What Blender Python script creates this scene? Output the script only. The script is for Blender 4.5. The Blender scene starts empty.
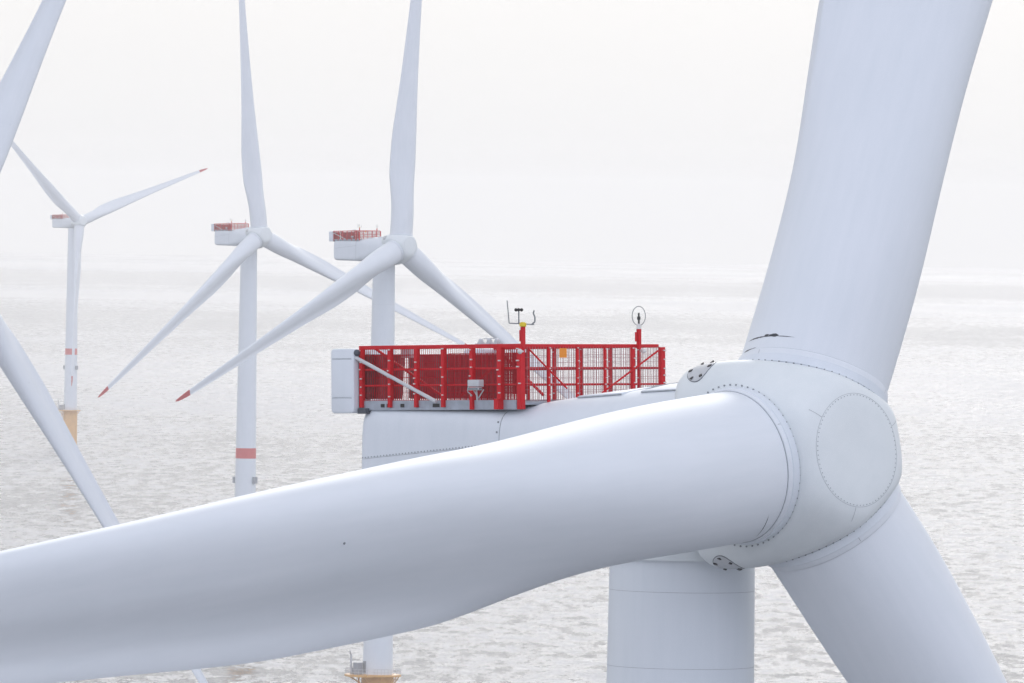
import bpy, bmesh, math, random
from mathutils import Vector, Matrix
random.seed(7)
PI = math.pi
sc = bpy.context.scene
col = sc.collection

# ------------------------------------------------------------------ materials
def mat(name):
    m = bpy.data.materials.new(name); m.use_nodes = True
    nt = m.node_tree
    return m, nt, nt.nodes['Principled BSDF']

def simple(name, rgb, rough=0.5, metal=0.0, spec=0.5, var=0.0, scale=3.0):
    m, nt, b = mat(name)
    b.inputs['Base Color'].default_value = (*rgb, 1)
    b.inputs['Roughness'].default_value = rough
    b.inputs['Metallic'].default_value = metal
    b.inputs['Specular IOR Level'].default_value = spec
    if var > 0:
        tc = nt.nodes.new('ShaderNodeTexCoord')
        n = nt.nodes.new('ShaderNodeTexNoise'); n.inputs['Scale'].default_value = scale
        n.inputs['Detail'].default_value = 6
        nt.links.new(tc.outputs['Object'], n.inputs['Vector'])
        r = nt.nodes.new('ShaderNodeValToRGB')
        r.color_ramp.elements[0].position = .3; r.color_ramp.elements[1].position = .75
        r.color_ramp.elements[0].color = (*[c * (1 - var) for c in rgb], 1)
        r.color_ramp.elements[1].color = (*rgb, 1)
        nt.links.new(n.outputs['Fac'], r.inputs['Fac'])
        nt.links.new(r.outputs['Color'], b.inputs['Base Color'])
    return m

def paint(name, rgb, rough, streak=(1.2, 1.2, .12), amount=.06):
    """weathered gel-coat: faint broad mottling, faint grime streaks, uneven gloss"""
    m, nt, b = mat(name); N = nt.nodes.new; L = nt.links.new
    tc = N('ShaderNodeTexCoord')
    mp = N('ShaderNodeMapping'); mp.inputs['Scale'].default_value = streak
    L(tc.outputs['Object'], mp.inputs['Vector'])
    n1 = N('ShaderNodeTexNoise'); n1.inputs['Scale'].default_value = 2.2; n1.inputs['Detail'].default_value = 7; n1.inputs['Roughness'].default_value = .62
    L(mp.outputs['Vector'], n1.inputs['Vector'])
    n2 = N('ShaderNodeTexNoise'); n2.inputs['Scale'].default_value = .35; n2.inputs['Detail'].default_value = 3
    L(tc.outputs['Object'], n2.inputs['Vector'])
    n3 = N('ShaderNodeTexNoise'); n3.inputs['Scale'].default_value = 16; n3.inputs['Detail'].default_value = 4
    L(tc.outputs['Object'], n3.inputs['Vector'])
    a = N('ShaderNodeMath'); a.operation = 'MULTIPLY_ADD'; a.inputs[1].default_value = .55
    L(n1.outputs['Fac'], a.inputs[0]); 
    s2 = N('ShaderNodeMath'); s2.operation = 'MULTIPLY'; s2.inputs[1].default_value = .3
    L(n2.outputs['Fac'], s2.inputs[0]); 
    s3 = N('ShaderNodeMath'); s3.operation = 'MULTIPLY_ADD'; s3.inputs[1].default_value = .15
    L(n3.outputs['Fac'], s3.inputs[0]); L(s2.outputs[0], s3.inputs[2]); L(s3.outputs[0], a.inputs[2])
    r = N('ShaderNodeValToRGB')
    r.color_ramp.elements[0].position = .33; r.color_ramp.elements[1].position = .62
    r.color_ramp.elements[0].color = (rgb[0] * (1 - amount * 1.25), rgb[1] * (1 - amount), rgb[2] * (1 - amount * .95), 1)
    r.color_ramp.elements[1].color = (*rgb, 1)
    L(a.outputs[0], r.inputs['Fac']); L(r.outputs['Color'], b.inputs['Base Color'])
    mr = N('ShaderNodeMapRange'); mr.inputs['To Min'].default_value = rough - .06; b.inputs['Specular IOR Level'].default_value = .22; mr.inputs['To Max'].default_value = rough + .1
    L(a.outputs[0], mr.inputs['Value']); L(mr.outputs[0], b.inputs['Roughness'])
    return m

WHITE = paint('white_gelcoat', (.785, .812, .855), .56, amount=.05)
HUBW = paint('spinner_gelcoat', (.79, .822, .835), .46, (.8, .8, .8), .05)
TOWERW = paint('tower_paint', (.775, .81, .855), .48, (1.6, 1.6, .10), .045)
SIDEW = paint('nacelle_gelcoat', (.76, .795, .845), .46, (1, 1, .2), .06)
RED = simple('red_paint', (.64, .005, .016), .5, spec=.22, var=.14, scale=5)
REDTIP = simple('red_tip_paint', (.52, .03, .05), .4, var=.1, scale=1)
REDBAND = simple('hazed_red_band', (.66, .11, .115), .45, var=.1, scale=1)  # red paled to put distance haze into the band colour
WIRE = simple('red_wire', (.46, .006, .02), .5, spec=.2)
MESH = simple('coated_mesh_wire', (.34, .14, .16), .5)
GALV = simple('galvanised_steel', (.42, .46, .53), .45, .25, var=.25, scale=4)
ZINC = simple('pale_clamp_metal', (.66, .65, .64), .4, .2)
DARK = simple('dark_rubber', (.07, .08, .10), .6)
BLACK = simple('black_fitting', (.012, .012, .014), .5)
SEAM = simple('seam_sealant', (.44, .47, .50), .7, var=.3, scale=6)
SEAMD = simple('dark_seam', (.16, .175, .195), .7)
BOLT = simple('bolt_head', (.26, .28, .30), .5, .3)
FIN = simple('radiator_fin', (.17, .07, .08), .55, .2, var=.5, scale=2.5)
YEL = simple('yellow_paint', (.82, .46, .16), .5, var=.18, scale=.5)
YCAP = simple('yellow_cap', (.75, .55, .02), .4)
ORANGE = simple('orange_sign', (.80, .26, .01), .5)
BOXG = simple('pale_grey_box', (.60, .615, .64), .45, var=.12, scale=5)
GREASE = simple('dark_grease', (.045, .05, .065), .45, var=.4, scale=20)
DULL = simple('dull_grey_paint', (.36, .38, .42), .55, var=.2, scale=2)

# ------------------------------------------------------------------ mesh tools
class MB:
    def __init__(self): self.v = []; self.f = []; self.mi = []
    def add(self, vs, fs, mi=0):
        o = len(self.v); self.v += [tuple(p) for p in vs]
        for f in fs: self.f.append([i + o for i in f]); self.mi.append(mi)
    def box(self, a, b, mi=0):
        x0, y0, z0 = a; x1, y1, z1 = b
        self.add([(x0,y0,z0),(x1,y0,z0),(x1,y1,z0),(x0,y1,z0),(x0,y0,z1),(x1,y0,z1),(x1,y1,z1),(x0,y1,z1)],
                 [(3,2,1,0),(4,5,6,7),(0,1,5,4),(1,2,6,5),(2,3,7,6),(3,0,4,7)], mi)
    def cbox(self, c, s, mi=0):
        self.box([c[i]-s[i]/2 for i in range(3)], [c[i]+s[i]/2 for i in range(3)], mi)
    def tube(self, p, q, r, n=10, mi=0, r2=None, cap=True):
        p = Vector(p); q = Vector(q); d = (q - p).normalized()
        a = d.orthogonal().normalized(); b = d.cross(a); r2 = r if r2 is None else r2
        vs = [];
        for c, rr in ((p, r), (q, r2)):
            for i in range(n):
                t = 2*PI*i/n; vs.append(c + a*math.cos(t)*rr + b*math.sin(t)*rr)
        fs = [(i, (i+1) % n, n+(i+1) % n, n+i) for i in range(n)]
        if cap: fs += [tuple(range(n-1, -1, -1)), tuple(range(n, 2*n))]
        self.add(vs, fs, mi)
    def path(self, pts, r, n=8, mi=0, closed=False):
        m = len(pts)
        for i in range(m if closed else m-1):
            self.tube(pts[i], pts[(i+1) % m], r, n, mi)
    def rings(self, rings, closed_ends=(True, True), mi=0):
        n = len(rings[0]); vs = [p for r in rings for p in r]; fs = []
        for k in range(len(rings)-1):
            for i in range(n):
                j = (i+1) % n
                fs.append((k*n+i, k*n+j, (k+1)*n+j, (k+1)*n+i))
        if closed_ends[0]: fs.append(tuple(range(n-1, -1, -1)))
        if closed_ends[1]: fs.append(tuple(range((len(rings)-1)*n, len(rings)*n)))
        self.add(vs, fs, mi)
    def lathe(self, prof, n=64, mi=0, ends=(True, True)):
        self.rings([[(r*math.cos(2*PI*i/n), r*math.sin(2*PI*i/n), z) for i in range(n)] for r, z in prof], ends, mi)
    def sphere(self, c, r, n=10, mi=0, s=(1,1,1)):
        prof = []
        for k in range(n+1):
            t = -PI/2 + PI*k/n; prof.append((max(1e-4, math.cos(t))*r, math.sin(t)*r))
        self.rings([[(c[0]+s[0]*rr*math.cos(2*PI*i/(2*n)), c[1]+s[1]*rr*math.sin(2*PI*i/(2*n)), c[2]+s[2]*z) for i in range(2*n)] for rr, z in prof], (True, True), mi)
    def xf(self, M):
        self.v = [tuple(M @ Vector(p)) for p in self.v]; return self
    def build(self, name, mats, parent=None, smooth=None, bevel=0, matrix=None):
        me = bpy.data.meshes.new(name); me.from_pydata(self.v, [], self.f)
        if not isinstance(mats, (list, tuple)): mats = [mats]
        for m in mats: me.materials.append(m)
        me.polygons.foreach_set('material_index', self.mi)
        bm = bmesh.new(); bm.from_mesh(me)
        bmesh.ops.recalc_face_normals(bm, faces=bm.faces)
        if bevel > 0:
            ed = [e for e in bm.edges if len(e.link_faces) == 2 and e.calc_face_angle(0) > .6]
            bmesh.ops.bevel(bm, geom=ed, offset=bevel, segments=3, affect='EDGES', profile=.5)
        bm.to_mesh(me); bm.free()
        if smooth is not None:
            me.polygons.foreach_set('use_smooth', [True]*len(me.polygons))
            me.set_sharp_from_angle(angle=math.radians(smooth))
        o = bpy.data.objects.new(name, me); col.objects.link(o)
        if parent: o.parent = parent
        if matrix is not None: o.matrix_local = matrix
        return o

def rbox(mb, a, b, r, n=5):
    """box with rounded edges along y and softened rims"""
    (x0, y0, z0), (x1, y1, z1) = a, b
    def loop(y, ins):
        out = []
        for cx, cz, a0 in ((x1-r, z1-r, 0), (x0+r, z1-r, 90), (x0+r, z0+r, 180), (x1-r, z0+r, 270)):
            for k in range(n+1):
                t = math.radians(a0+90*k/n); out.append((cx+(r-ins)*math.cos(t), y, cz+(r-ins)*math.sin(t)))
        return out
    q = .05
    mb.rings([loop(y0, q), loop(y0+q*.3, q*.3), loop(y0+q, 0), loop(y1-q, 0), loop(y1-q*.3, q*.3), loop(y1, q)])
def sstep(a, b, x):
    t = min(1, max(0, (x-a)/(b-a))); return t*t*(3-2*t)
def interp(tab, x):
    """smooth (monotone cubic) interpolation of a table"""
    n = len(tab)
    if x <= tab[0][0]: return tab[0][1]
    if x >= tab[-1][0]: return tab[-1][1]
    d = [(tab[i+1][1]-tab[i][1])/(tab[i+1][0]-tab[i][0]) for i in range(n-1)]
    m = [d[0]] + [0 if d[i-1]*d[i] <= 0 else 2*d[i-1]*d[i]/(d[i-1]+d[i]) for i in range(1, n-1)] + [d[-1]]
    for i in range(n-1):
        if x <= tab[i+1][0]:
            h = tab[i+1][0]-tab[i][0]; t = (x-tab[i][0])/h
            return ((2*t**3-3*t*t+1)*tab[i][1] + (t**3-2*t*t+t)*h*m[i] + (-2*t**3+3*t*t)*tab[i+1][1] + (t**3-t*t)*h*m[i+1])

# ------------------------------------------------------------------ blade
ROOT_R = 2.36
CHORD = [(3, 4.72), (8, 4.68), (12, 5.05), (17, 5.45), (22, 5.35), (30, 4.55), (36, 3.9), (42, 3.4), (50, 2.8), (60, 2.2), (70, 1.6), (76, 1.1), (79, .62), (80, .12)]
THICK = [(3, 1.0), (8, .86), (12, .66), (17, .50), (24, .40), (32, .33), (45, .26), (60, .21), (80, .17)]
TWIST = [(3, 19), (10, 18), (18, 15), (25, 11.5), (35, 8), (50, 4.5), (65, 2), (80, 0)]
XAX = [(3, .48), (8, .405), (12, .375), (17, .36), (25, .335), (40, .32), (80, .30)]
PITCH = 11.0
CONE = math.sin(math.radians(4.0))
HALF = 40
def blade_section(r):
    c = interp(CHORD, r); t = interp(THICK, r); tw = math.radians(interp(TWIST, r) + PITCH); xa = interp(XAX, r)
    w = sstep(3.6, 16.0, r)
    te = .006 + .075*sstep(6, 14, r)*(1 - sstep(18, 40, r))
    pts = []
    for side in (1, -1):
        for k in (range(HALF+1) if side == 1 else range(HALF, 0, -1)):
            th = PI*k/HALF
            xx = (1-math.cos(th))/2
            yt = 5*t*(.2969*math.sqrt(xx)-.126*xx-.3516*xx**2+.2843*xx**3-.1036*xx**4) + xx*te*t*1.2
            cam = -.04*4*xx*(1-xx) - .03*math.sin(PI*xx)*xx          # suction (downwind) side more curved
            ca, na = (xa-xx)*c, (cam+side*yt)*c
            if side == 1:                                             # pressure side: hollow near the trailing edge
                na -= .035*c*sstep(.45, .75, xx)*(1-sstep(.8, 1.0, xx))*sstep(12, 22, r)
            cc, nc = ROOT_R*math.cos(th), ROOT_R*math.sin(th)*side
            u, n = cc*(1-w)+ca*w, nc*(1-w)+na*w
            pts.append((u, n))
    f = r*CONE + 1.0*(r/80)**2.2                 # cone + prebend, towards the wind
    ct, st = math.cos(tw), math.sin(tw)
    # local: x forward, y leading direction, z span.  chord dir = cos*y + sin*x ; normal = -sin*y + cos*x
    return [(u*st + n*ct + f, u*ct - n*st, r) for u, n in pts]
def blade_point(r, th, off=0.0):
    """surface point at span r, angle th (0 leading, + pressure side), pushed out by off"""
    s = blade_section(r); n = len(s)
    order = s[:HALF+1]; neg = [s[0]] + s[:HALF:-1]
    arr = order if th >= 0 else neg
    k = abs(th)/PI*HALF; i = min(HALF-1, int(k)); t = k-i
    p = Vector(arr[i]).lerp(Vector(arr[i+1]), t)
    c = Vector((sum(q[0] for q in s)/n, sum(q[1] for q in s)/n, r))
    return p + (p-c).normalized()*off

def make_blade(root):
    mb = MB()
    rs = [2.0, 2.6, 3.0, 3.4] + [4 + i*.5 for i in range(52)] + [30 + i*1.25 for i in range(37)] + [75.0]
    rs = sorted(set(x for x in rs if x <= 75))
    mb.rings([blade_section(r) for r in rs])
    b = mb.build('blade', WHITE, root, smooth=38)
    tp = MB(); tp.rings([blade_section(r) for r in [75.0, 75.02, 76, 77, 78, 78.6, 79.2, 79.6, 79.85, 80.0]])
    tp.build('blade_tip', REDTIP, b, smooth=38)
    # root collar: a slightly larger sleeve with a sealed joint
    f = lambda r: r*CONE
    def ring(R, z, n=96): return [(R*math.cos(2*PI*i/n)+f(z), R*math.sin(2*PI*i/n), z) for i in range(n)]
    cl = MB()
    cl.rings([ring(ROOT_R, 2.0), ring(ROOT_R+.065, 2.0), ring(ROOT_R+.065, 2.62), ring(ROOT_R+.045, 2.66), ring(ROOT_R-.01, 2.66)], (False, False))
    for z, w in ((2.672, .007),):
        cl.rings([ring(ROOT_R-.01, z-w), ring(ROOT_R+.012, z-w), ring(ROOT_R+.012, z+w), ring(ROOT_R-.01, z+w)], (False, False), 1)
    for a in (0.5, 2.6, 4.7):
        cl.rings([[((ROOT_R+.068)*math.cos(a+d)+f(z), (ROOT_R+.068)*math.sin(a+d), z) for d in (-.003, .003)] for z in (2.3, 2.61)], (False, False), 1)
    jr = ((ROOT_R+.04, 2.2), (ROOT_R+.10, 2.2), (ROOT_R+.10, 2.46), (ROOT_R+.04, 2.5))
    cl.rings([ring(R, z) for R, z in jr], (False, False), 2)
    cl.build('root_collar', [WHITE, SEAM, SIDEW], b, smooth=30)
    # small lightning receptors
    lr = MB(); p = blade_point(21.3, 1.15, -.01); q = blade_point(21.3, 1.15, .02); lr.tube(p, q, .04, 12)
    lr.build('lightning_receptor', SEAMD, b)
    return b

# ------------------------------------------------------------------ hub (rotor frame: x forward, z blade-0 direction, y = 90 deg clockwise)
def bdir(deg): a = math.radians(deg); return Vector((0, math.sin(a), math.cos(a)))
HUBN = [(Vector((1, 0, 0)), 3.06), (Vector((-1, 0, 0)), 2.72)]
for k in range(3):
    b = bdir(120*k); l = bdir(120*k+60)
    HUBN.append((b, 2.27))
    HUBN.append(((l + Vector((-.12, 0, 0))).normalized(), 3.82))
    HUBN.append((Vector((.70, 0, 0))+b*.714, 3.70))
    HUBN.append((Vector((.62, 0, 0))+l*.785, 3.52))
    HUBN.append((Vector((.30, 0, 0))+l*.954, 3.62))
PN = 13
def hubR(d):
    s = 0.0
    for n, h in HUBN:
        q = d.dot(n)/h
        if q > 0: s += q**PN
    return s**(-1.0/PN)
def hub_surf(p):
    d = Vector(p).normalized(); return d*hubR(d)
def hub_normal(p):
    d = Vector(p).normalized(); g = Vector((0, 0, 0))
    for n, h in HUBN:
        q = d.dot(n)/h
        if q > 0: g += n*(q**(PN-1)/h)
    return g.normalized()
def dot_on(mb, p, nrm, r, h=.03, n=8, mi=0):
    mb.tube(Vector(p)-nrm*.02, Vector(p)+nrm*h, r, n, mi)

def make_hub(root):
    mb = MB(); NT, NP = 120, 84; rings = []
    for i in range(NP+1):
        th = PI*i/NP
        th = min(max(th, 1e-3), PI-1e-3)
        ring = []
        for j in range(NT):
            ph = 2*PI*j/NT
            d = Vector((math.cos(th), math.sin(th)*math.sin(ph), math.sin(th)*math.cos(ph)))
            ring.append(d*hubR(d))
        rings.append(ring)
    mb.rings(rings)
    hatches = []
    for k in range(3):
        b = bdir(120*k); e = bdir(120*k+90); x = Vector((1, 0, 0))
        for i in range(64):
            t = 2*PI*i/64
            p = hub_surf(b*2.27 + x*(2.60*math.cos(t)+.08) + e*2.60*math.sin(t))
            dot_on(mb, p, hub_normal(p), .026, .03, 8, 1)
        lip = [hub_surf(b*2.27 + x*(2.50*math.cos(2*PI*i/72)+.08) + e*2.50*math.sin(2*PI*i/72)) for i in range(72)]
        mb.path(lip, .035, 8, 0, True)
        sl_ = [hub_surf(b*2.27 + x*(2.452*math.cos(2*PI*i/72)+.08) + e*2.452*math.sin(2*PI*i/72)) for i in range(72)]
        mb.path(sl_, .018, 6, 3, True)  # seal line, coloured dark for the thin shadow along each collar joint
        # service hatch on the shoulder between two blades
        l = bdir(120*k+60)
        p0 = hub_surf(l*3.7 + x*(-1.6)); nn = hub_normal(p0)
        t1 = nn.orthogonal().normalized(); t2 = nn.cross(t1)
        hm = MB()
        rim = []
        for R in (.60, .56): rim.append(R)
        n = 40
        def on(q, h): q = hub_surf(q); return q + hub_normal(q)*h
        def circ(R, h): return [on(p0 + (t1*math.cos(2*PI*i/n)+t2*math.sin(2*PI*i/n))*R, h) for i in range(n)]
        hm.rings([circ(.50, -.02), circ(.50, .012), circ(.485, .018), circ(.40, .018), circ(.2, .018), circ(.02, .018)], (False, True))
        hm.rings([circ(.53, -.02), circ(.525, .008), circ(.50, .008)], (False, False), 3)
        for i in range(6):
            a = 2*PI*i/6 + .3
            c = on(p0 + (t1*math.cos(a)+t2*math.sin(a))*.415, 0); nn = hub_normal(c)
            tm = Matrix.Translation(c+nn*.025) @ Matrix((t1*math.cos(a)+t2*math.sin(a), -t1*math.sin(a)+t2*math.cos(a), nn)).transposed().to_4x4()
            q = MB(); q.cbox((0, 0, 0), (.13, .10, .035), 2); q.xf(tm)
            hm.add(q.v, q.f, 2)
        hatches.append(hm)
    for i in range(76):
        t = 2*PI*i/76
        p = hub_surf(Vector((2.85, 1.64*math.cos(t), 1.64*math.sin(t))))
        dot_on(mb, p, hub_normal(p), .016, .013, 8, 2)
    NS = 120
    def sring(R, off): 
        out = []
        for i in range(NS):
            t = 2*PI*i/NS; p = hub_surf(Vector((2.85, R*math.cos(t), R*math.sin(t)))); out.append(p + hub_normal(p)*off)
        return out
    mb.rings([sring(1.70, -.01), sring(1.70, .004), sring(1.69, .004), sring(1.69, -.01)], (False, False), 2)
    for k in range(3):       # radial seams of the spinner shells
        l = bdir(120*k-78)
        for q in range(14):
            aa = [hub_surf(Vector((2.85, 0, 0)) + l*(1.71+(q+s)*.04)) for s in (0, 1)]
            sd = Vector((1, 0, 0)).cross(l)*.008
            mb.add([aa[0]-sd+hub_normal(aa[0])*.004, aa[0]+sd+hub_normal(aa[0])*.004, aa[1]+sd+hub_normal(aa[1])*.004, aa[1]-sd+hub_normal(aa[1])*.004], [(0, 1, 2, 3)], 2)
    hub = mb.build('hub', [HUBW, BOLT, SEAM, SEAMD], root, smooth=60)
    for hm in hatches: hm.build('service_hatch', [BOXG, SEAM, BLACK, SEAMD], hub, smooth=35)
    return hub

# ------------------------------------------------------------------ nacelle (origin: tower axis, z = 0 at rotor centre height)
NSEC = [  # x, half width, z bottom, z top, exponent
    (-11.95, 2.86, -2.3, 1.02, 5), (-11.9, 3.0, -2.62, 1.16, 6), (-11.75, 3.09, -2.9, 1.235, 8), (-11.4, 3.12, -3.02, 1.25, 9),
    (-8, 3.13, -3.05, 1.25, 9), (-6, 3.13, -3.08, 1.25, 9), (-5.5, 3.13, -3.1, 1.27, 8), (-5.0, 3.12, -3.12, 1.36, 6.5),
    (-4.3, 3.10, -3.14, 1.52, 5), (-3.4, 3.08, -3.16, 1.68, 4.2), (-2, 3.05, -3.15, 1.86, 3.4), (-.5, 3.0, -3.08, 2.05, 2.9), (1, 2.93, -2.9, 2.24, 2.5), (2.2, 2.85, -2.7, 2.38, 2.25), (2.9, 2.80, -2.6, 2.45, 2.15)]
def nac_sec(x):
    T = [[(s[0], s[i]) for s in NSEC] for i in (1, 2, 3, 4)]
    return [interp(t, x) for t in T]
def nac_pt(x, t, off=0):
    w, zb, zt, e = nac_sec(x); c, s = math.cos(t), math.sin(t)
    zc, hh = (zb+zt)/2, (zt-zb)/2
    y = math.copysign(abs(c)**(2/e), c)*(w+off); z = zc + math.copysign(abs(s)**(2/e), s)*(hh+off)
    return Vector((x, y, z))
def nac_side(x, z):
    """near-side (-y) wall point at height z"""
    w, zb, zt, e = nac_sec(x); zc, hh = (zb+zt)/2, (zt-zb)/2
    q = min(.999, abs((z-zc)/hh)); return Vector((x, -w*(1-q**e)**(1/e), z))
def nac_top(x, y):
    w, zb, zt, e = nac_sec(x); zc, hh = (zb+zt)/2, (zt-zb)/2
    q = min(.999, abs(y/w)); return Vector((x, y, zc+hh*(1-q**e)**(1/e)))

def make_nacelle(root):
    mb = MB(); xs = [s[0] for s in NSEC] + [-11.82, -11.6, -10, -9, -7, -5.8, -5.25, -4.7, -3.9, -2.7, -1.2, .3, 1.6]
    n = 128
    mb.rings([[nac_pt(x, 2*PI*i/n) for i in range(n)] for x in sorted(xs)])
    # shell joint with bolts between rear box and front fairing
    def band(x0, off=.006, w=.014):
        mb.rings([[nac_pt(x0+dx, 2*PI*i/n, o) for i in range(n)] for dx, o in ((-w, -.01), (-w, off), (w, off), (w, -.01))], (False, False), 2)
    band(-5.25)
    for z in [-2.7 + .32*i for i in range(12)]:
        p = nac_side(-5.36, z); mb.tube(p, p+Vector((0, -.03, 0)), .03, 8, 1)
    for i in range(44):
        x = -11.75 + i*.15; z = -.52 + .102*(x+11.75)
        p = nac_side(x, z); mb.tube(p, p+Vector((0, -.022, 0)), .019, 6, 1)
    for i in range(12):
        z = -2.4 + i*.4; p = nac_side(1.6, min(z, 1.2)); mb.tube(p, p+Vector((0, -.03, 0)), .03, 8, 1)
    for i in range(33):
        a, b_ = -11.8+i*.2, -11.6+i*.2
        za, zb_ = -.50+.102*(a+11.75), -.50+.102*(b_+11.75)
        pa, pb = nac_side(a, za-.06), nac_side(b_, zb_-.06)
        o = Vector((0, -.004, 0)); w = Vector((0, 0, .007))
        mb.add([pa+o-w, pb+o-w, pb+o+w, pa+o+w], [(0, 1, 2, 3)], 2)
    nac = mb.build('nacelle', [SIDEW, BOLT, SEAM], root, smooth=50)
    # roof hatches and a low service rail on the sloping roof
    for (xa, xb, ya, yb) in ((-2.9, -1.0, -1.9, -.5), (-.2, 2.3, -1.7, -.5)):
        h = MB(); vs = []
        for x, y in ((xa, ya), (xb, ya+.1), (xb, yb), (xa, yb)): vs.append(nac_top(x, y)-Vector((0, 0, .05)))
        for x, y in ((xa, ya), (xb, ya+.1), (xb, yb), (xa, yb)): vs.append(nac_top(x, y)+Vector((0, 0, .075)))
        h.add(vs, [(3,2,1,0),(4,5,6,7),(0,1,5,4),(1,2,6,5),(2,3,7,6),(3,0,4,7)])
        ho = h.build('roof_hatch', SIDEW, nac, bevel=.02, smooth=30)
        e = MB(); e.path([nac_top(xa+(xb-xa)*i/8, ya-.03+.1*i/8)+Vector((0, 0, .03)) for i in range(9)], .022, 6)
        e.path([nac_top(xa-.02, ya+(yb-ya)*i/4)+Vector((0, 0, .03)) for i in range(5)], .022, 6)
        e.build('hatch_edge', SEAM, ho)
    rr = MB()
    rr.path([nac_top(-4+i*.35, -.15)+Vector((0, 0, .09)) for i in range(19)], .035, 8)
    for i in range(0, 19, 3): p = nac_top(-4+i*.35, -.15); rr.tube(p-Vector((0, 0, .05)), p+Vector((0, 0, .09)), .025, 6)
    for q in (1.9,): p = nac_top(q, -.15); rr.tube(p, p+Vector((0, 0, .42)), .02, 6)
    rr.build('roof_rail', SEAM, nac)
    ck = MB()
    ax = Vector((math.cos(math.radians(6)), 0, math.sin(math.radians(6))))
    def cr(x, R): 
        c = ax*(x); u = Vector((-math.sin(math.radians(6)), 0, math.cos(math.radians(6))))
        return [c + u*R*math.cos(2*PI*i/64) + Vector((0, 1, 0))*R*math.sin(2*PI*i/64) for i in range(64)]
    ck.rings([cr(1.7, 2.45), cr(2.6, 2.45)])
    ck.build('rotor_bearing_collar', HUBW, nac, smooth=30)
    yb = MB(); yb.lathe([(2.2, -3.35), (2.45, -3.35), (2.45, -3.0), (2.2, -3.0)], 64)
    yb.build('yaw_bearing', HUBW, nac, smooth=30)
    return nac

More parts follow.
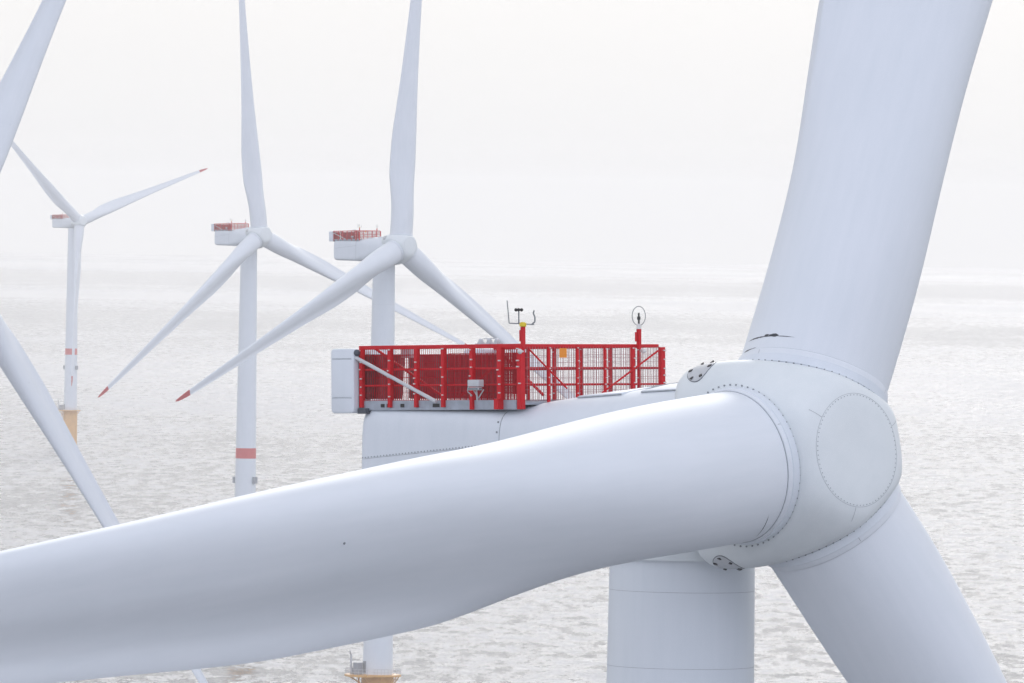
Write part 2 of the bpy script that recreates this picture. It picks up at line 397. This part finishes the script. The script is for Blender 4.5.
# ------------------------------------------------------------------ hoist platform
ZF, ZT = 1.38, 3.16
X0, X1, YW = -12.06, -4.32, 2.97
def make_platform(root):
    fl = MB()
    fl.box((X0, -YW+.03, ZF-.10), (X1, YW-.03, ZF))
    pf = fl.build('hoist_platform', GALV, root, bevel=.01)
    # edge beams (near and far) with bolt slots
    for s in (-1, 1):
        b = MB(); y = s*(YW+.03)
        b.box((X0, y-.05, ZF-.25), (X1-.25, y+.05, ZF+.06))
        for px in (379, 385, 399, 413.5, 433):
            x = (px-609)/21.1; wd = .20 if px != 433 else .34
            b.cbox((x, y+s*.052, ZF-.10), (wd, .006, .13), 1)
        b.build('edge_beam', [GALV, BLACK], pf, bevel=.008)
    for x in (-10.6, -9.0, -7.4):
        c = MB(); c.box((x-.09, -YW+.1, 1.19), (x+.09, YW-.1, ZF-.10)); c.build('cross_beam', GALV, pf)
    # fence panels: welded wire mesh
    def panel(p, q, z0, z1, dv=.075, dh=.19, r=.0075, tilt0=0.0):
        mb = MB(); p = Vector(p); q = Vector(q); L = (q-p).length; d = (q-p)/L; nrm = Vector((-d.y, d.x, 0))
        k = max(2, int(L/dv))
        for i in range(k+1):
            c = p + d*(L*i/k); zz = z0 + tilt0*i/k
            a = c - d*r - nrm*r; b_ = c + d*r + nrm*r
            vs = [c - d*r - nrm*r, c + d*r - nrm*r, c + d*r + nrm*r, c - d*r + nrm*r]
            mb.add([Vector((v.x, v.y, zz)) for v in vs] + [Vector((v.x, v.y, z1)) for v in vs], [(0,1,5,4),(1,2,6,5),(2,3,7,6),(3,0,4,7)])
        m = max(2, int((z1-z0)/dh))
        for j in range(m+1):
            z = z0 + (z1-z0)*j/m
            for o in (0,):
                pa, pb = p + nrm*(r*2.1), q + nrm*(r*2.1)
                hh = r*.9
                mb.add([pa-nrm*hh+Vector((0,0,z-hh)), pb-nrm*hh+Vector((0,0,z-hh)), pb+nrm*hh+Vector((0,0,z-hh)), pa+nrm*hh+Vector((0,0,z-hh)),
                        pa-nrm*hh+Vector((0,0,z+hh)), pb-nrm*hh+Vector((0,0,z+hh)), pb+nrm*hh+Vector((0,0,z+hh)), pa+nrm*hh+Vector((0,0,z+hh))],
                       [(0,1,5,4),(1,2,6,5),(2,3,7,6),(3,0,4,7)])
        return mb
    PX = [-11.87, -10.5, -9.24, -7.96, -6.6, -5.26, X1]
    for s in (-1, 1):
        y = s*YW
        panel((X0+.1, y+s*.05, 0), (X1, y+s*.05, 0), ZF+.07, ZT-.02, dv=.09, dh=.22, r=.0062).build('fence_panel', WIRE if s == -1 else MESH, pf)
    panel((X1+.05, -YW, 0), (X1+.05, YW, 0), ZF+.03, ZT-.02, dv=.12, dh=.30, r=.0055).build('fence_panel', MESH, pf)
    # tighter inner screen behind the near and far fences
    sp = panel((-7.96, -YW+.14, 0), (X1-.1, -YW+.14, 0), ZF+.07, ZT-.22, dv=.055, dh=.11, r=.0085)
    sp.build('inner_screen', WIRE, pf)
    panel((-5.4, -YW+.24, 0), (X1-.1, -YW+.24, 0), ZF+.25, ZT-.22, dv=.05, dh=.10, r=.010).build('inner_screen', WIRE, pf)
    panel((-11.7, -YW+.20, 0), (-7.96, -YW+.20, 0), ZF+.07, ZT-.24, dv=.085, dh=.5, r=.009).build('inner_screen', WIRE, pf)
    # rails
    rails = [((X0, -YW, ZT), (X1, -YW, ZT), .065), ((X0, YW, ZT), (X1, YW, ZT), .055), ((X1, -YW, ZT), (X1, YW, ZT), .055),
             ((X0, -YW-.02, 2.45), (X1, -YW-.02, 2.45), .032), ((X0, YW, 2.45), (X1, YW, 2.45), .03), ((X1, -YW, 2.45), (X1, YW, 2.45), .035),
             ((X0, -YW-.02, 1.93), (X1, -YW-.02, 1.93), .03), ((X0, YW, 1.93), (X1, YW, 1.93), .03), ((X1, -YW, 1.93), (X1, YW, 1.93), .032)]
    for p, q, r in rails:
        m = MB(); d = Vector(q)-Vector(p)
        if abs(d.x) > abs(d.y): m.box((p[0], p[1]-r, p[2]-r), (q[0], q[1]+r, q[2]+r))
        else: m.box((p[0]-r, p[1]+.07, p[2]-r), (q[0]+r, q[1]-.07, q[2]+r))
        m.build('rail', RED, pf, bevel=.012)
    # posts with pale clamps
    rnd = random.Random(3)
    def post(x, y, w, z0, z1, clamps=True, out=(0, -1)):
        m = MB(); m.box((x-w/2, y-w/2, z0), (x+w/2, y+w/2, z1))
        n0 = len(m.f)
        if clamps:
            for z in (1.62, 1.93, 2.18, 2.45, 2.72, 3.05):
                if rnd.random() < .2: continue
                zz = z + rnd.uniform(-.05, .05)
                cw = w*rnd.uniform(.55, .8)
                sx = rnd.choice((-1, 1))*w*.22
                m.cbox((x+sx*abs(out[1])+out[0]*(w/2+.012), y+sx*abs(out[0])+out[1]*(w/2+.012), zz),
                       ((cw if out[1] else .03), (.03 if out[1] else cw), .055), 1)
        return m.build('post', [RED, ZINC], pf, bevel=.008)
    for i, x in enumerate(PX):
        w = .14 if x not in (-5.26, X1) else .19
        zb = ZF-.16 if i < 4 else ZF-.24
        post(x, -YW-.10, w, zb, ZT-.04)
        if x == -5.26:
            post(x-.01, -YW-.22, .20, ZF-.24, ZF+.10, False)
    for x in PX[:-1]: post(x, YW+.06, .09, ZF-.1, ZT-.04, True, (0, -1))
    for i, y in enumerate((-1.96, -.70, .52, 1.75, 3.05)):
        post(X1+.10, y, (.085, .085, .085, .12, .17)[i], ZF-.15, ZT-.04, True, (1, 0))
    # diagonal braces
    def brace(p, q, r, m_): 
        b = MB(); b.tube(p, q, r, 10); b.build('brace', m_, pf, smooth=40)
    brace((-11.98, -YW-.26, 2.84), (-8.15, -YW-.26, 1.40), .062, BOXG)
    brace((X1+.14, -2.85, 3.05), (X1+.14, -1.2, 1.8), .03, RED)
    brace((X1+.14, .35, 1.65), (X1+.14, 2.85, 3.0), .03, RED)
    brace((-11.6, YW-.3, 3.1), (-9.4, YW-.3, 1.6), .05, RED)
    brace((-11.7, -YW+.30, 3.15), (-8.3, -YW+.30, 1.5), .045, RED)
    brace((-7.6, -YW+.3, 1.55), (-6.2, -YW+.3, 2.4), .045, RED)
    # rear cooler: white end housings and two finned radiators
    for s in (-1, 1):
        c = MB(); y0, y1 = (s*3.32, s*2.55)
        rbox(c, (-13.12, min(y0, y1), 1.04), (-12.0, max(y0, y1), 3.14), .14)
        if s == -1:
            for i in range(16):
                for z in (2.82, 1.56): c.tube((-13.0+i*.058, -3.31, z), (-13.0+i*.058, -3.335, z), .012, 6, 1)
            for z in (2.79, 1.53): c.box((-13.06, -3.31, z-.006), (-12.1, -3.3225, z+.006), 1)
        c.build('cooler_housing', [SIDEW, SEAM], pf, bevel=.006 if False else 0, smooth=40)
    for a, b_, sl in ((-2.98, -1.42, .13), (-1.02, 3.0, 0)):
        r = MB(); n = int((b_-a)/.07)
        for i in range(n):
            y = a + (b_-a)*i/n
            r.box((-11.86, y, 1.52), (-11.70, y+.030, 2.93))
        vs = [(-11.79, a, 1.50), (-11.79, b_+sl*0, 1.50), (-11.79, b_+sl, 2.95), (-11.79, a, 2.95),
              (-11.75, a, 1.50), (-11.75, b_+sl*0, 1.50), (-11.75, b_+sl, 2.95), (-11.75, a, 2.95)]
        r.add(vs, [(3,2,1,0),(4,5,6,7),(0,1,5,4),(1,2,6,5),(2,3,7,6),(3,0,4,7)])
        r.build('radiator', FIN, pf)
    cg = MB(); cg.box((-12.04, -3.1, 1.04), (-11.97, -2.9, 3.04)); cg.sphere((-11.97, -3.2, 3.0), .11, 8); cg.box((-11.95, -3.2, 1.02), (-11.55, -2.9, 1.20))
    cg.build('corner_bracket', DARK, pf, smooth=40)
    # fittings
    fb = MB(); fb.cbox((-10.15, -YW+.34, 3.0), (.46, .2, .36)); fb.tube((-10.15, -YW+.3, 2.8), (-10.15, -YW+.3, 1.45), .02, 6)
    fb.build('junction_box', BOXG, pf, bevel=.02, smooth=40)
    cm = MB(); cm.cbox((-6.1, -YW-.42, 1.98), (.52, .24, .22)); cm.cbox((-6.1, -YW-.45, 1.80), (.5, .18, .09), 1)
    cm.tube((-6.1, -YW-.40, 1.85), (-6.1, -YW-.35, 1.40), .03, 8); cm.tube((-6.35, -YW-.3, 1.78), (-6.1, -YW-.3, 1.5), .02, 6); cm.tube((-5.85, -YW-.3, 1.78), (-6.1, -YW-.3, 1.5), .02, 6)
    cm.path([(-6.1-.32, -YW-.42, 1.98), (-6.62, -YW-.3, 1.72), (-6.5, -YW-.2, 1.58)], .016, 6)
    cm.build('floodlight', [BOXG, SEAMD], pf, bevel=.02, smooth=40)
    lt = MB()
    for x in (-6.35, -5.95, -5.6):
        lt.cbox((x, -YW+.05, ZT+.10), (.16, .16, .08), 0); lt.sphere((x, -YW+.05, ZT+.17), .085, 8)
    lt.box((-6.6, -YW+.02, ZT+.065), (-5.4, -YW+.12, ZT+.095)); lt.cbox((-5.95, -YW+.05, ZT+.24), (.5, .03, .03))
    lt.build('hoist_light', BOXG, pf, smooth=40)
    sg = MB(); sg.cbox((X1+.16, -1.38, 2.93), (.02, .32, .30)); sg.build('orange_plate', ORANGE, pf, bevel=.004)
    kb = MB(); kb.sphere((X1+.1, -YW-.24, 2.98), .085, 8); kb.tube((X1+.1, -YW-.1, 2.98), (X1+.1, -YW-.24, 2.98), .03, 8); kb.build('latch_knob', ZINC, pf, smooth=60)
    kb = MB(); kb.sphere((X1+.26, 2.10, 3.0), .085, 8); kb.tube((X1+.1, 2.10, 3.0), (X1+.26, 2.10, 3.0), .03, 8); kb.build('latch_knob', ZINC, pf, smooth=60)
    # weather mast with cup anemometer and wind vane
    y = -YW-.06; x = X1+.06
    wm = MB(); wm.box((x-.06, y-.06, ZT-.1), (x+.06, y+.06, 3.76)); wm.box((x-.14, y-.04, 3.3), (x-.09, y+.02, 3.66))
    w = wm.build('weather_mast', RED, pf, bevel=.012)
    cp = MB(); cp.lathe([(.09, 3.76), (.115, 3.78), (.115, 3.87), (.07, 3.91)], 20); cp.xf(Matrix.Translation((x, y, 0))); cp.build('mast_cap', YCAP, w, smooth=40)
    ar = MB(); z = 3.86
    e = Vector((.68, .73, 0))                                          # the cross-arm runs square to the view of the rotor
    P = lambda a, zz: Vector((x, y, zz)) + e*a
    ar.path([P(-.50, z+.74), P(-.44, z+.02), P(.36, z-.03)], .016, 8)
    ar.path([P(.28, z-.03), P(.38, z+.06), P(.38, z+.22), P(.33, z+.32), P(.36, z+.42)], .024, 8)
    ar.tube(P(-.13, z), P(-.13, z+.42), .022, 8)
    ar.build('sensor_arm', SEAMD, w, smooth=40)
    an = MB()
    for a, d in ((-.22, 0), (-.04, 0), (-.13, .1)):
        an.sphere(P(a, z+.44)+Vector((d, -d, 0)), .055, 8)
    an.tube(P(-.22, z+.44), P(-.04, z+.44), .012, 6)
    an.build('cup_anemometer', BLACK, w, smooth=60)
    # second mast with ultrasonic sensor inside a ring
    y = 2.00; x = X1+.14
    m2 = MB(); m2.box((x-.06, y-.06, ZT-.1), (x+.06, y+.06, 3.70)); m2.box((x-.04, y-.15, 3.3), (x+.02, y-.08, 3.6))
    m = m2.build('sensor_mast', RED, pf, bevel=.012)
    c2 = MB(); c2.tube((x, y, 3.70), (x, y, 3.87), .09, 12, 0, .05); c2.build('mast_head', ZINC, m, smooth=40)
    us = MB(); us.tube((x, y, 3.87), (x, y, 4.22), .03, 8); us.tube((x, y, 4.0), (x, y, 4.1), .055, 10); us.build('ultrasonic_sensor', BLACK, m, smooth=40)
    rg = MB(); rg.path([Vector((x, y, 4.12)) + e*(.215*math.cos(2*PI*i/32)) + Vector((0, 0, .31*math.sin(2*PI*i/32))) for i in range(32)], .013, 6, closed=True)
    rg.build('guard_ring', SEAMD, m, smooth=60)
    return pf

# ------------------------------------------------------------------ tower and foundation
HZ = 107.5
def tower_r(z): return 2.30 + (3.12-2.30)*((HZ-3.3-z)/(HZ-3.3-20))
def make_tower(root):
    mb = MB(); zs = [18.4] + [20+i*4.2 for i in range(1, 20)] + [HZ-3.3]
    mb.lathe([(tower_r(z), z) for z in zs], 96)
    for z in (HZ-4.35, HZ-6.75, HZ-9.2, HZ-12, 76, 60, 40, 30):
        r = tower_r(z); mb.lathe([(r-.01, z-.006), (r+.003, z-.005), (r+.003, z+.005), (r-.01, z+.006)], 96, 1, (False, False))
    t = mb.build('tower', [TOWERW, SEAM], root, smooth=40)
    b = MB(); b.lathe([(tower_r(44.6)-.02, 44.6), (tower_r(44.6)+.006, 44.6), (tower_r(47.5)+.006, 47.5), (tower_r(47.5)-.02, 47.5)], 96, 0, (False, False))
    b.build('red_band', REDBAND, t, smooth=40)
    for az, s in ((-2.52, .8), (.25, 1.5)):
        c = MB(); r = tower_r(38.5)
        p = Vector((math.cos(az), math.sin(az), 0)); q = Vector((-p.y, p.x, 0))
        M = Matrix.Translation(p*(r+.42)+Vector((0, 0, 38.5))) @ Matrix((p, q, Vector((0, 0, 1)))).transposed().to_4x4()
        c.cbox((0, 0, 0), (.7, s, 1.9)); c.box((-.9, -.1, -.6), (-.3, .1, -.4)); c.box((-.9, -.1, .4), (-.3, .1, .6)); c.xf(M)
        c.build('marker_lamp', DULL, t, bevel=.06)
    d = MB(); az = -1.9; p = Vector((math.cos(az), math.sin(az), 0)); q = Vector((-p.y, p.x, 0))
    M = Matrix.Translation(p*tower_r(20)+Vector((0, 0, 20.0))) @ Matrix((p, q, Vector((0, 0, 1)))).transposed().to_4x4()
    d.cbox((0, 0, 0), (.16, 1.3, 2.4)); d.xf(M); d.build('door', DULL, t, bevel=.05)
    return t
def make_foundation(root):
    mb = MB(); mb.lathe([(3.35, .6), (3.35, 19.3), (3.5, 19.35), (3.5, 19.6), (3.2, 19.98)], 72)
    f = mb.build('transition_piece', YEL, root, smooth=40)
    dk = MB(); n = 40
    def rad(i):
        a = 2*PI*i/n; r = 4.9
        if math.cos(a+2.05) > .55: r = 6.9
        return r
    dk.rings([[(rad(i)*math.cos(2*PI*i/n), rad(i)*math.sin(2*PI*i/n), z) for i in range(n)] for z in (19.55, 19.95)])
    for i in range(0, n, 4):
        a = 2*PI*i/n; dk.tube((3.3*math.cos(a), 3.3*math.sin(a), 17.8), (rad(i)*.93*math.cos(a), rad(i)*.93*math.sin(a), 19.6), .12, 6)
    dk.build('deck', YEL, f)
    rl = MB()
    P = [Vector((rad(i)*.97*math.cos(2*PI*i/n), rad(i)*.97*math.sin(2*PI*i/n), 0)) for i in range(n)]
    for z in (20.5, 21.15): rl.path([p+Vector((0, 0, z)) for p in P], .05, 5, closed=True)
    for p in P: rl.tube(p+Vector((0, 0, 19.9)), p+Vector((0, 0, 21.2)), .05, 5)
    rl.build('railing', BOXG, f)
    ld = MB(); a = -2.4
    for da in (-.09, .09): ld.tube((3.95*math.cos(a+da), 3.95*math.sin(a+da), .6), (3.95*math.cos(a+da), 3.95*math.sin(a+da), 19.5), .16, 8)
    for i in range(4, 59): z = i*.33; ld.tube((3.95*math.cos(a-.09), 3.95*math.sin(a-.09), z), (3.95*math.cos(a+.09), 3.95*math.sin(a+.09), z), .03, 4)
    ld.build('boat_ladder', YEL, f, smooth=40)
    cr = MB(); a = -2.3; c = Vector((5.6*math.cos(a), 5.6*math.sin(a), 19.9)); cr.tube(c, c+Vector((0, 0, 4.2)), .2, 10); cr.tube(c+Vector((0, 0, 4.1)), c+Vector((1.0, -1.4, 4.9)), .14, 8)
    cr.build('davit_crane', BOXG, f, smooth=40)
    cb = MB(); a = -1.95; c = Vector((4.5*math.cos(a), 4.5*math.sin(a), 21.2)); cb.cbox(c, (1.3, 1.5, 2.5)); cb.cbox(c+Vector((-1.7, .9, -.6)), (1.0, 1.0, 1.3))
    cb.build('equipment_cabinet', DULL, f, bevel=.05)
    return f

# ------------------------------------------------------------------ one turbine, then copies
def rotor_matrix(phi):
    return Matrix.Translation((4.72, 0, HZ)) @ Matrix.Rotation(-math.radians(6), 4, 'Y') @ Matrix.Rotation(-math.radians(phi), 4, 'X')
proto = bpy.data.objects.new('wind_turbine', None); col.objects.link(proto)
proto.empty_display_size = 5
make_foundation(proto).location = (0, 0, -1.55); make_tower(proto)
nac = make_nacelle(proto); nac.location = (0, 0, HZ)
pf = make_platform(proto); pf.rotation_euler = (0, -math.radians(1.8), 0); pf.location = (.06, 0, HZ+.255)
hub = make_hub(proto)
bl = [make_blade(proto)]
def copy_tree(o, parent=None):
    c = o.copy(); col.objects.link(c)
    if parent: c.parent = parent
    for ch in list(o.children): copy_tree(ch, c)
    return c
for k in (1, 2): bl.append(copy_tree(bl[0], proto))

def set_pose(root, x, y, psi, phi, pitch=0.0):
    root.location = (x, y, 0); root.rotation_euler = (0, 0, -math.radians(90-psi))
    hubs = [c for c in root.children if c.name.split('.')[0] == 'hub']
    bs = [c for c in root.children if c.name.split('.')[0] == 'blade']
    for h in hubs: h.matrix_local = rotor_matrix(phi)
    for k, b in enumerate(bs): b.matrix_local = rotor_matrix(phi+120*k) @ Matrix.Rotation(math.radians(pitch), 4, 'Z')
    return bs

SPOTS = [  # x, distance, yaw, rotor angle, label
    (5.5, 269, 43, 23.6, 'nearest white wind turbine, huge hub and red fenced platform close to the camera'),
    (-26.9, 1770, 45.8, 6.2, 'white wind turbine rising behind the big red fenced platform, one blade straight up'),
    (-74.5, 2395, 40.4, -5.2, 'white wind turbine with upright blade and red tower band, standing clear of the red platform'),
    (-208.4, 4020, 42.4, 71.2, 'smallest, farthest white wind turbine on a yellow foundation, blades spread in a Y'),
    (-83.0, 1208, 43, 27.7, 'wind turbine cut off by the left edge, only two bluish blades in view'),
]
turbs = []
for i, s in enumerate(SPOTS):
    t = proto if i == 0 else copy_tree(proto)
    t['label'] = s[4]; t['category'] = 'wind turbine'; t['group'] = 'wind turbines of the offshore wind farm'
    turbs.append(t)
for t, s in zip(turbs, SPOTS):
    bs = set_pose(t, *s[:4], 10.0 if s[1] == 1208 else 0.0)     # the cut-off turbine has its blades pitched flatter

# grease and scuffs on the near rotor's blade roots only
def smear(blade, r0, th0, th1, w0, seed, wob=.05, slope=0.0):
    rnd = random.Random(seed); mb = MB(); n = 60; top = []; bot = []
    for i in range(n+1):
        t = i/n; th = th0+(th1-th0)*t
        w = w0*(.25+.75*abs(math.sin(3.1*t+seed))*rnd.uniform(.5, 1.2))*(min(1, 5*t, 5*(1-t))+.02)
        r = r0 + slope*t + wob*math.sin(2.2*t+seed)*.5
        top.append(blade_point(r+w, th, .004)); bot.append(blade_point(r-w, th, .004))
    fs = [(i, i+1, n+2+i, n+1+i) for i in range(n)]
    mb.add(top+bot, fs); return mb.build('grease_streak', GREASE, blade)
near = [c for c in turbs[0].children if c.name.split('.')[0] == 'blade']
smear(near[0], 3.06, 3.05, 2.15, .026, 1, .04)
smear(near[0], 3.11, 2.66, 2.40, .06, 2, .03)
smear(near[0], 2.74, 3.1, 2.75, .025, 4, .02)
smear(near[2], 2.95, 2.3, 1.75, .018, 3, .05, .30)

# ------------------------------------------------------------------ sea
def make_sea():
    mb = MB(); n = 256; rr = [0.01, 50, 200, 800, 2000, 5000, 10000, 15000, 20500]
    mb.rings([[(r*math.cos(2*PI*i/n), r*math.sin(2*PI*i/n), 0) for i in range(n)] for r in rr], (True, False))
    m, nt, b = mat('sea_water'); N = nt.nodes.new; L = nt.links.new
    b.inputs['Base Color'].default_value = (.40, .42, .44, 1)
    b.inputs['IOR'].default_value = 1.333
    tc = N('ShaderNodeTexCoord')
    def noise(scale, sx, sy, det=4, rough=.6, rot=0.0):
        mp = N('ShaderNodeMapping'); mp.inputs['Scale'].default_value = (sx, sy, 1); mp.inputs['Rotation'].default_value = (0, 0, rot)
        L(tc.outputs['Object'], mp.inputs['Vector'])
        t = N('ShaderNodeTexNoise'); t.inputs['Scale'].default_value = scale; t.inputs['Detail'].default_value = det; t.inputs['Roughness'].default_value = rough
        L(mp.outputs['Vector'], t.inputs['Vector']); return t.outputs['Fac']
    def math_(op, a, b_, c=None):
        q = N('ShaderNodeMath'); q.operation = op
        for i, v in enumerate((a, b_) + ((c,) if c is not None else ())):
            if isinstance(v, (int, float)): q.inputs[i].default_value = v
            else: L(v, q.inputs[i])
        return q.outputs[0]
    def bump(h, dist, strength=1.0, prev=None):
        q = N('ShaderNodeBump'); q.inputs['Distance'].default_value = dist; q.inputs['Strength'].default_value = strength
        L(h, q.inputs['Height'])
        if prev: L(prev, q.inputs['Normal'])
        return q.outputs['Normal']
    # swell and chop as one fractal height field; ripples and wind patches as gloss
    swell = noise(1/70., .8, 1.0, 9, .66, .25)
    chop = noise(1/14., .7, 1.0, 7, .68, -.2)
    n1 = bump(swell, 30.0, 1.0)
    n2 = bump(chop, 9.0, 1.0, n1)
    L(n2, b.inputs['Normal'])
    ripple = noise(1/7.5, 1.0, .26, 8, .74, .06)
    gust = noise(1/160., .8, .22, 7, .68, -.05)
    patch = noise(1/1500., .45, .5, 5, .6, .10)
    # sunlit streaks, and dimmer water between, painted into base colour and gloss
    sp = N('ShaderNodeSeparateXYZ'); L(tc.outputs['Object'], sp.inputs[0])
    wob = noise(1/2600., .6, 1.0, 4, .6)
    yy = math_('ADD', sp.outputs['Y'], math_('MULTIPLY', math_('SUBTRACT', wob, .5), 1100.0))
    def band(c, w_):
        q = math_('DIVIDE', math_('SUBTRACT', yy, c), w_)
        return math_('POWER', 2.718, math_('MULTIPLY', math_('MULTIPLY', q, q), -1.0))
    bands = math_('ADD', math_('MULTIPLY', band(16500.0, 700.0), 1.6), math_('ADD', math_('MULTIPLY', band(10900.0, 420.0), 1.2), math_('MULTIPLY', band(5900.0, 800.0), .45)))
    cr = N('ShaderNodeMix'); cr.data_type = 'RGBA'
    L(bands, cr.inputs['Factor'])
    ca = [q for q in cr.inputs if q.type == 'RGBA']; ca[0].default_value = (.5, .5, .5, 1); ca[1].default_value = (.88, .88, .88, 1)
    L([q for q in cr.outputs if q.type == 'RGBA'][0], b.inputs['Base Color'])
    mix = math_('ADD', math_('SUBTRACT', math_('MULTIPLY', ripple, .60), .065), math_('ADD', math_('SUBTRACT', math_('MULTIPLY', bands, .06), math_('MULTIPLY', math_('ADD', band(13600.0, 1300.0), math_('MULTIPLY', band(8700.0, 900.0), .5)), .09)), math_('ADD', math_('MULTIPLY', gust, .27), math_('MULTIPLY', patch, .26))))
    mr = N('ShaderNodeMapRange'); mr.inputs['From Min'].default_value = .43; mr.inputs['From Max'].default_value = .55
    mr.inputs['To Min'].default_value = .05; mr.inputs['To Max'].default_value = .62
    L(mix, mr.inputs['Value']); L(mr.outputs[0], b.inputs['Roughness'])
    # glint painted into the base colour: pale ripple crests over darker water
    fm = N('ShaderNodeMapRange'); fm.inputs['From Min'].default_value = .455; fm.inputs['From Max'].default_value = .545
    L(mix, fm.inputs['Value'])
    fc = N('ShaderNodeMix'); fc.data_type = 'RGBA'; L(fm.outputs[0], fc.inputs['Factor'])
    cc = [q for q in fc.inputs if q.type == 'RGBA']; cc[0].default_value = (.125, .145, .18, 1); cc[1].default_value = (.80, .81, .83, 1)
    L([q for q in fc.outputs if q.type == 'RGBA'][0], ca[0])
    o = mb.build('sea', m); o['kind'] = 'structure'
    return o
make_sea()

# ------------------------------------------------------------------ haze
hz = MB(); hz.box((-22000, -22000, -1.6), (22000, 22000, 205))
hm = bpy.data.materials.new('sea_haze'); hm.use_nodes = True
nt = hm.node_tree; nt.nodes.remove(nt.nodes['Principled BSDF'])
pv = nt.nodes.new('ShaderNodeVolumePrincipled')
pv.inputs['Color'].default_value = (.962, .957, .957, 1); pv.inputs['Density'].default_value = 8.5e-5; pv.inputs['Anisotropy'].default_value = 0.38
nt.links.new(pv.outputs[0], nt.nodes['Material Output'].inputs['Volume'])
ho = hz.build('haze', hm); ho['kind'] = 'stuff'

# ------------------------------------------------------------------ sky and sun
SUN_EL, SUN_ROT = 26, 6
w = bpy.data.worlds.new('World'); sc.world = w; w.use_nodes = True
nt = w.node_tree; bg = nt.nodes['Background']
sk = nt.nodes.new('ShaderNodeTexSky'); sk.sky_type = 'NISHITA'; sk.sun_disc = False
sk.sun_elevation = math.radians(SUN_EL); sk.sun_rotation = math.radians(SUN_ROT)
sk.air_density = 1.0; sk.dust_density = 5.0; sk.ozone_density = 1.0; sk.altitude = 100
hs = nt.nodes.new('ShaderNodeHueSaturation'); hs.inputs['Saturation'].default_value = .38
nt.links.new(sk.outputs['Color'], hs.inputs['Color'])
# a thin, even cloud veil over that sky
mx = nt.nodes.new('ShaderNodeMix'); mx.data_type = 'RGBA'; mx.inputs['Factor'].default_value = .95
def sock(n, name, out=False): return [q for q in (n.outputs if out else n.inputs) if q.name == name and q.type == 'RGBA'][0]
# added fill light: the veil is made brighter and bluer behind the camera
tc = nt.nodes.new('ShaderNodeTexCoord'); sx = nt.nodes.new('ShaderNodeSeparateXYZ'); nt.links.new(tc.outputs['Generated'], sx.inputs[0])
mr = nt.nodes.new('ShaderNodeMapRange'); mr.interpolation_type = 'SMOOTHSTEP'
mr.inputs['From Min'].default_value = .45; mr.inputs['From Max'].default_value = -.75
nt.links.new(sx.outputs['Y'], mr.inputs['Value'])
vm = nt.nodes.new('ShaderNodeMix'); vm.data_type = 'RGBA'; nt.links.new(mr.outputs[0], vm.inputs['Factor'])
sock(vm, 'A').default_value = (2.2, 2.22, 2.26, 1)
sock(vm, 'B').default_value = (3.22, 3.4, 3.98, 1)
zf = nt.nodes.new('ShaderNodeMapRange'); zf.inputs['To Min'].default_value = 1.3; zf.inputs['To Max'].default_value = .8     # added fill: veil raised low down, dimmed overhead
nt.links.new(sx.outputs['Z'], zf.inputs['Value'])
vs_ = nt.nodes.new('ShaderNodeVectorMath'); vs_.operation = 'SCALE'
# more added fill: veil raised out to the sides, most on the right
q1 = nt.nodes.new('ShaderNodeMath'); q1.operation = 'MULTIPLY_ADD'; nt.links.new(sx.outputs['X'], q1.inputs[0]); q1.inputs[1].default_value = .42; q1.inputs[2].default_value = .10
q2 = nt.nodes.new('ShaderNodeMath'); q2.operation = 'MULTIPLY_ADD'; nt.links.new(sx.outputs['X'], q2.inputs[0]); nt.links.new(q1.outputs[0], q2.inputs[1]); q2.inputs[2].default_value = 1.0
q3 = nt.nodes.new('ShaderNodeMath'); q3.operation = 'MULTIPLY'; nt.links.new(q2.outputs[0], q3.inputs[0]); nt.links.new(zf.outputs[0], q3.inputs[1])
nt.links.new(sock(vm, 'Result', True), vs_.inputs[0]); nt.links.new(q3.outputs[0], vs_.inputs['Scale'])
nt.links.new(vs_.outputs[0], sock(mx, 'B'))
nt.links.new(hs.outputs['Color'], sock(mx, 'A'))
nt.links.new(sock(mx, 'Result', True), bg.inputs['Color'])
bg.inputs['Strength'].default_value = .12
sl = bpy.data.lights.new('sun', 'SUN'); sl.energy = .62; sl.angle = math.radians(16); sl.color = (1, .975, .945)
so = bpy.data.objects.new('sun', sl); col.objects.link(so)
el, rt = math.radians(SUN_EL), math.radians(SUN_ROT)
sd = Vector((math.cos(el)*math.sin(rt), math.cos(el)*math.cos(rt), math.sin(el)))
so.rotation_euler = sd.to_track_quat('Z', 'Y').to_euler(); so.location = (0, 100, 400)

# ------------------------------------------------------------------ camera
F = 8500.0
cd = bpy.data.cameras.new('camera'); cam = bpy.data.objects.new('camera', cd); col.objects.link(cam); sc.camera = cam
cd.sensor_width = 36; cd.lens = F*36/1024; cd.clip_start = 1; cd.clip_end = 80000
pitch = math.atan((341.5-212.7)/F); roll = math.radians(.9)
cam.location = (0, 0, 115)
cam.rotation_euler = (Matrix.Rotation(PI/2-pitch, 3, 'X') @ Matrix.Rotation(roll, 3, 'Z')).to_euler()

sc.render.engine = 'CYCLES'
sc.cycles.use_denoising = True
sc.cycles.volume_bounces = 2
sc.cycles.max_bounces = 8
sc.view_settings.view_transform = 'Standard'; sc.view_settings.look = 'None'
sc.view_settings.exposure = 1.27; sc.view_settings.gamma = 1; sc.view_settings.use_curve_mapping = False
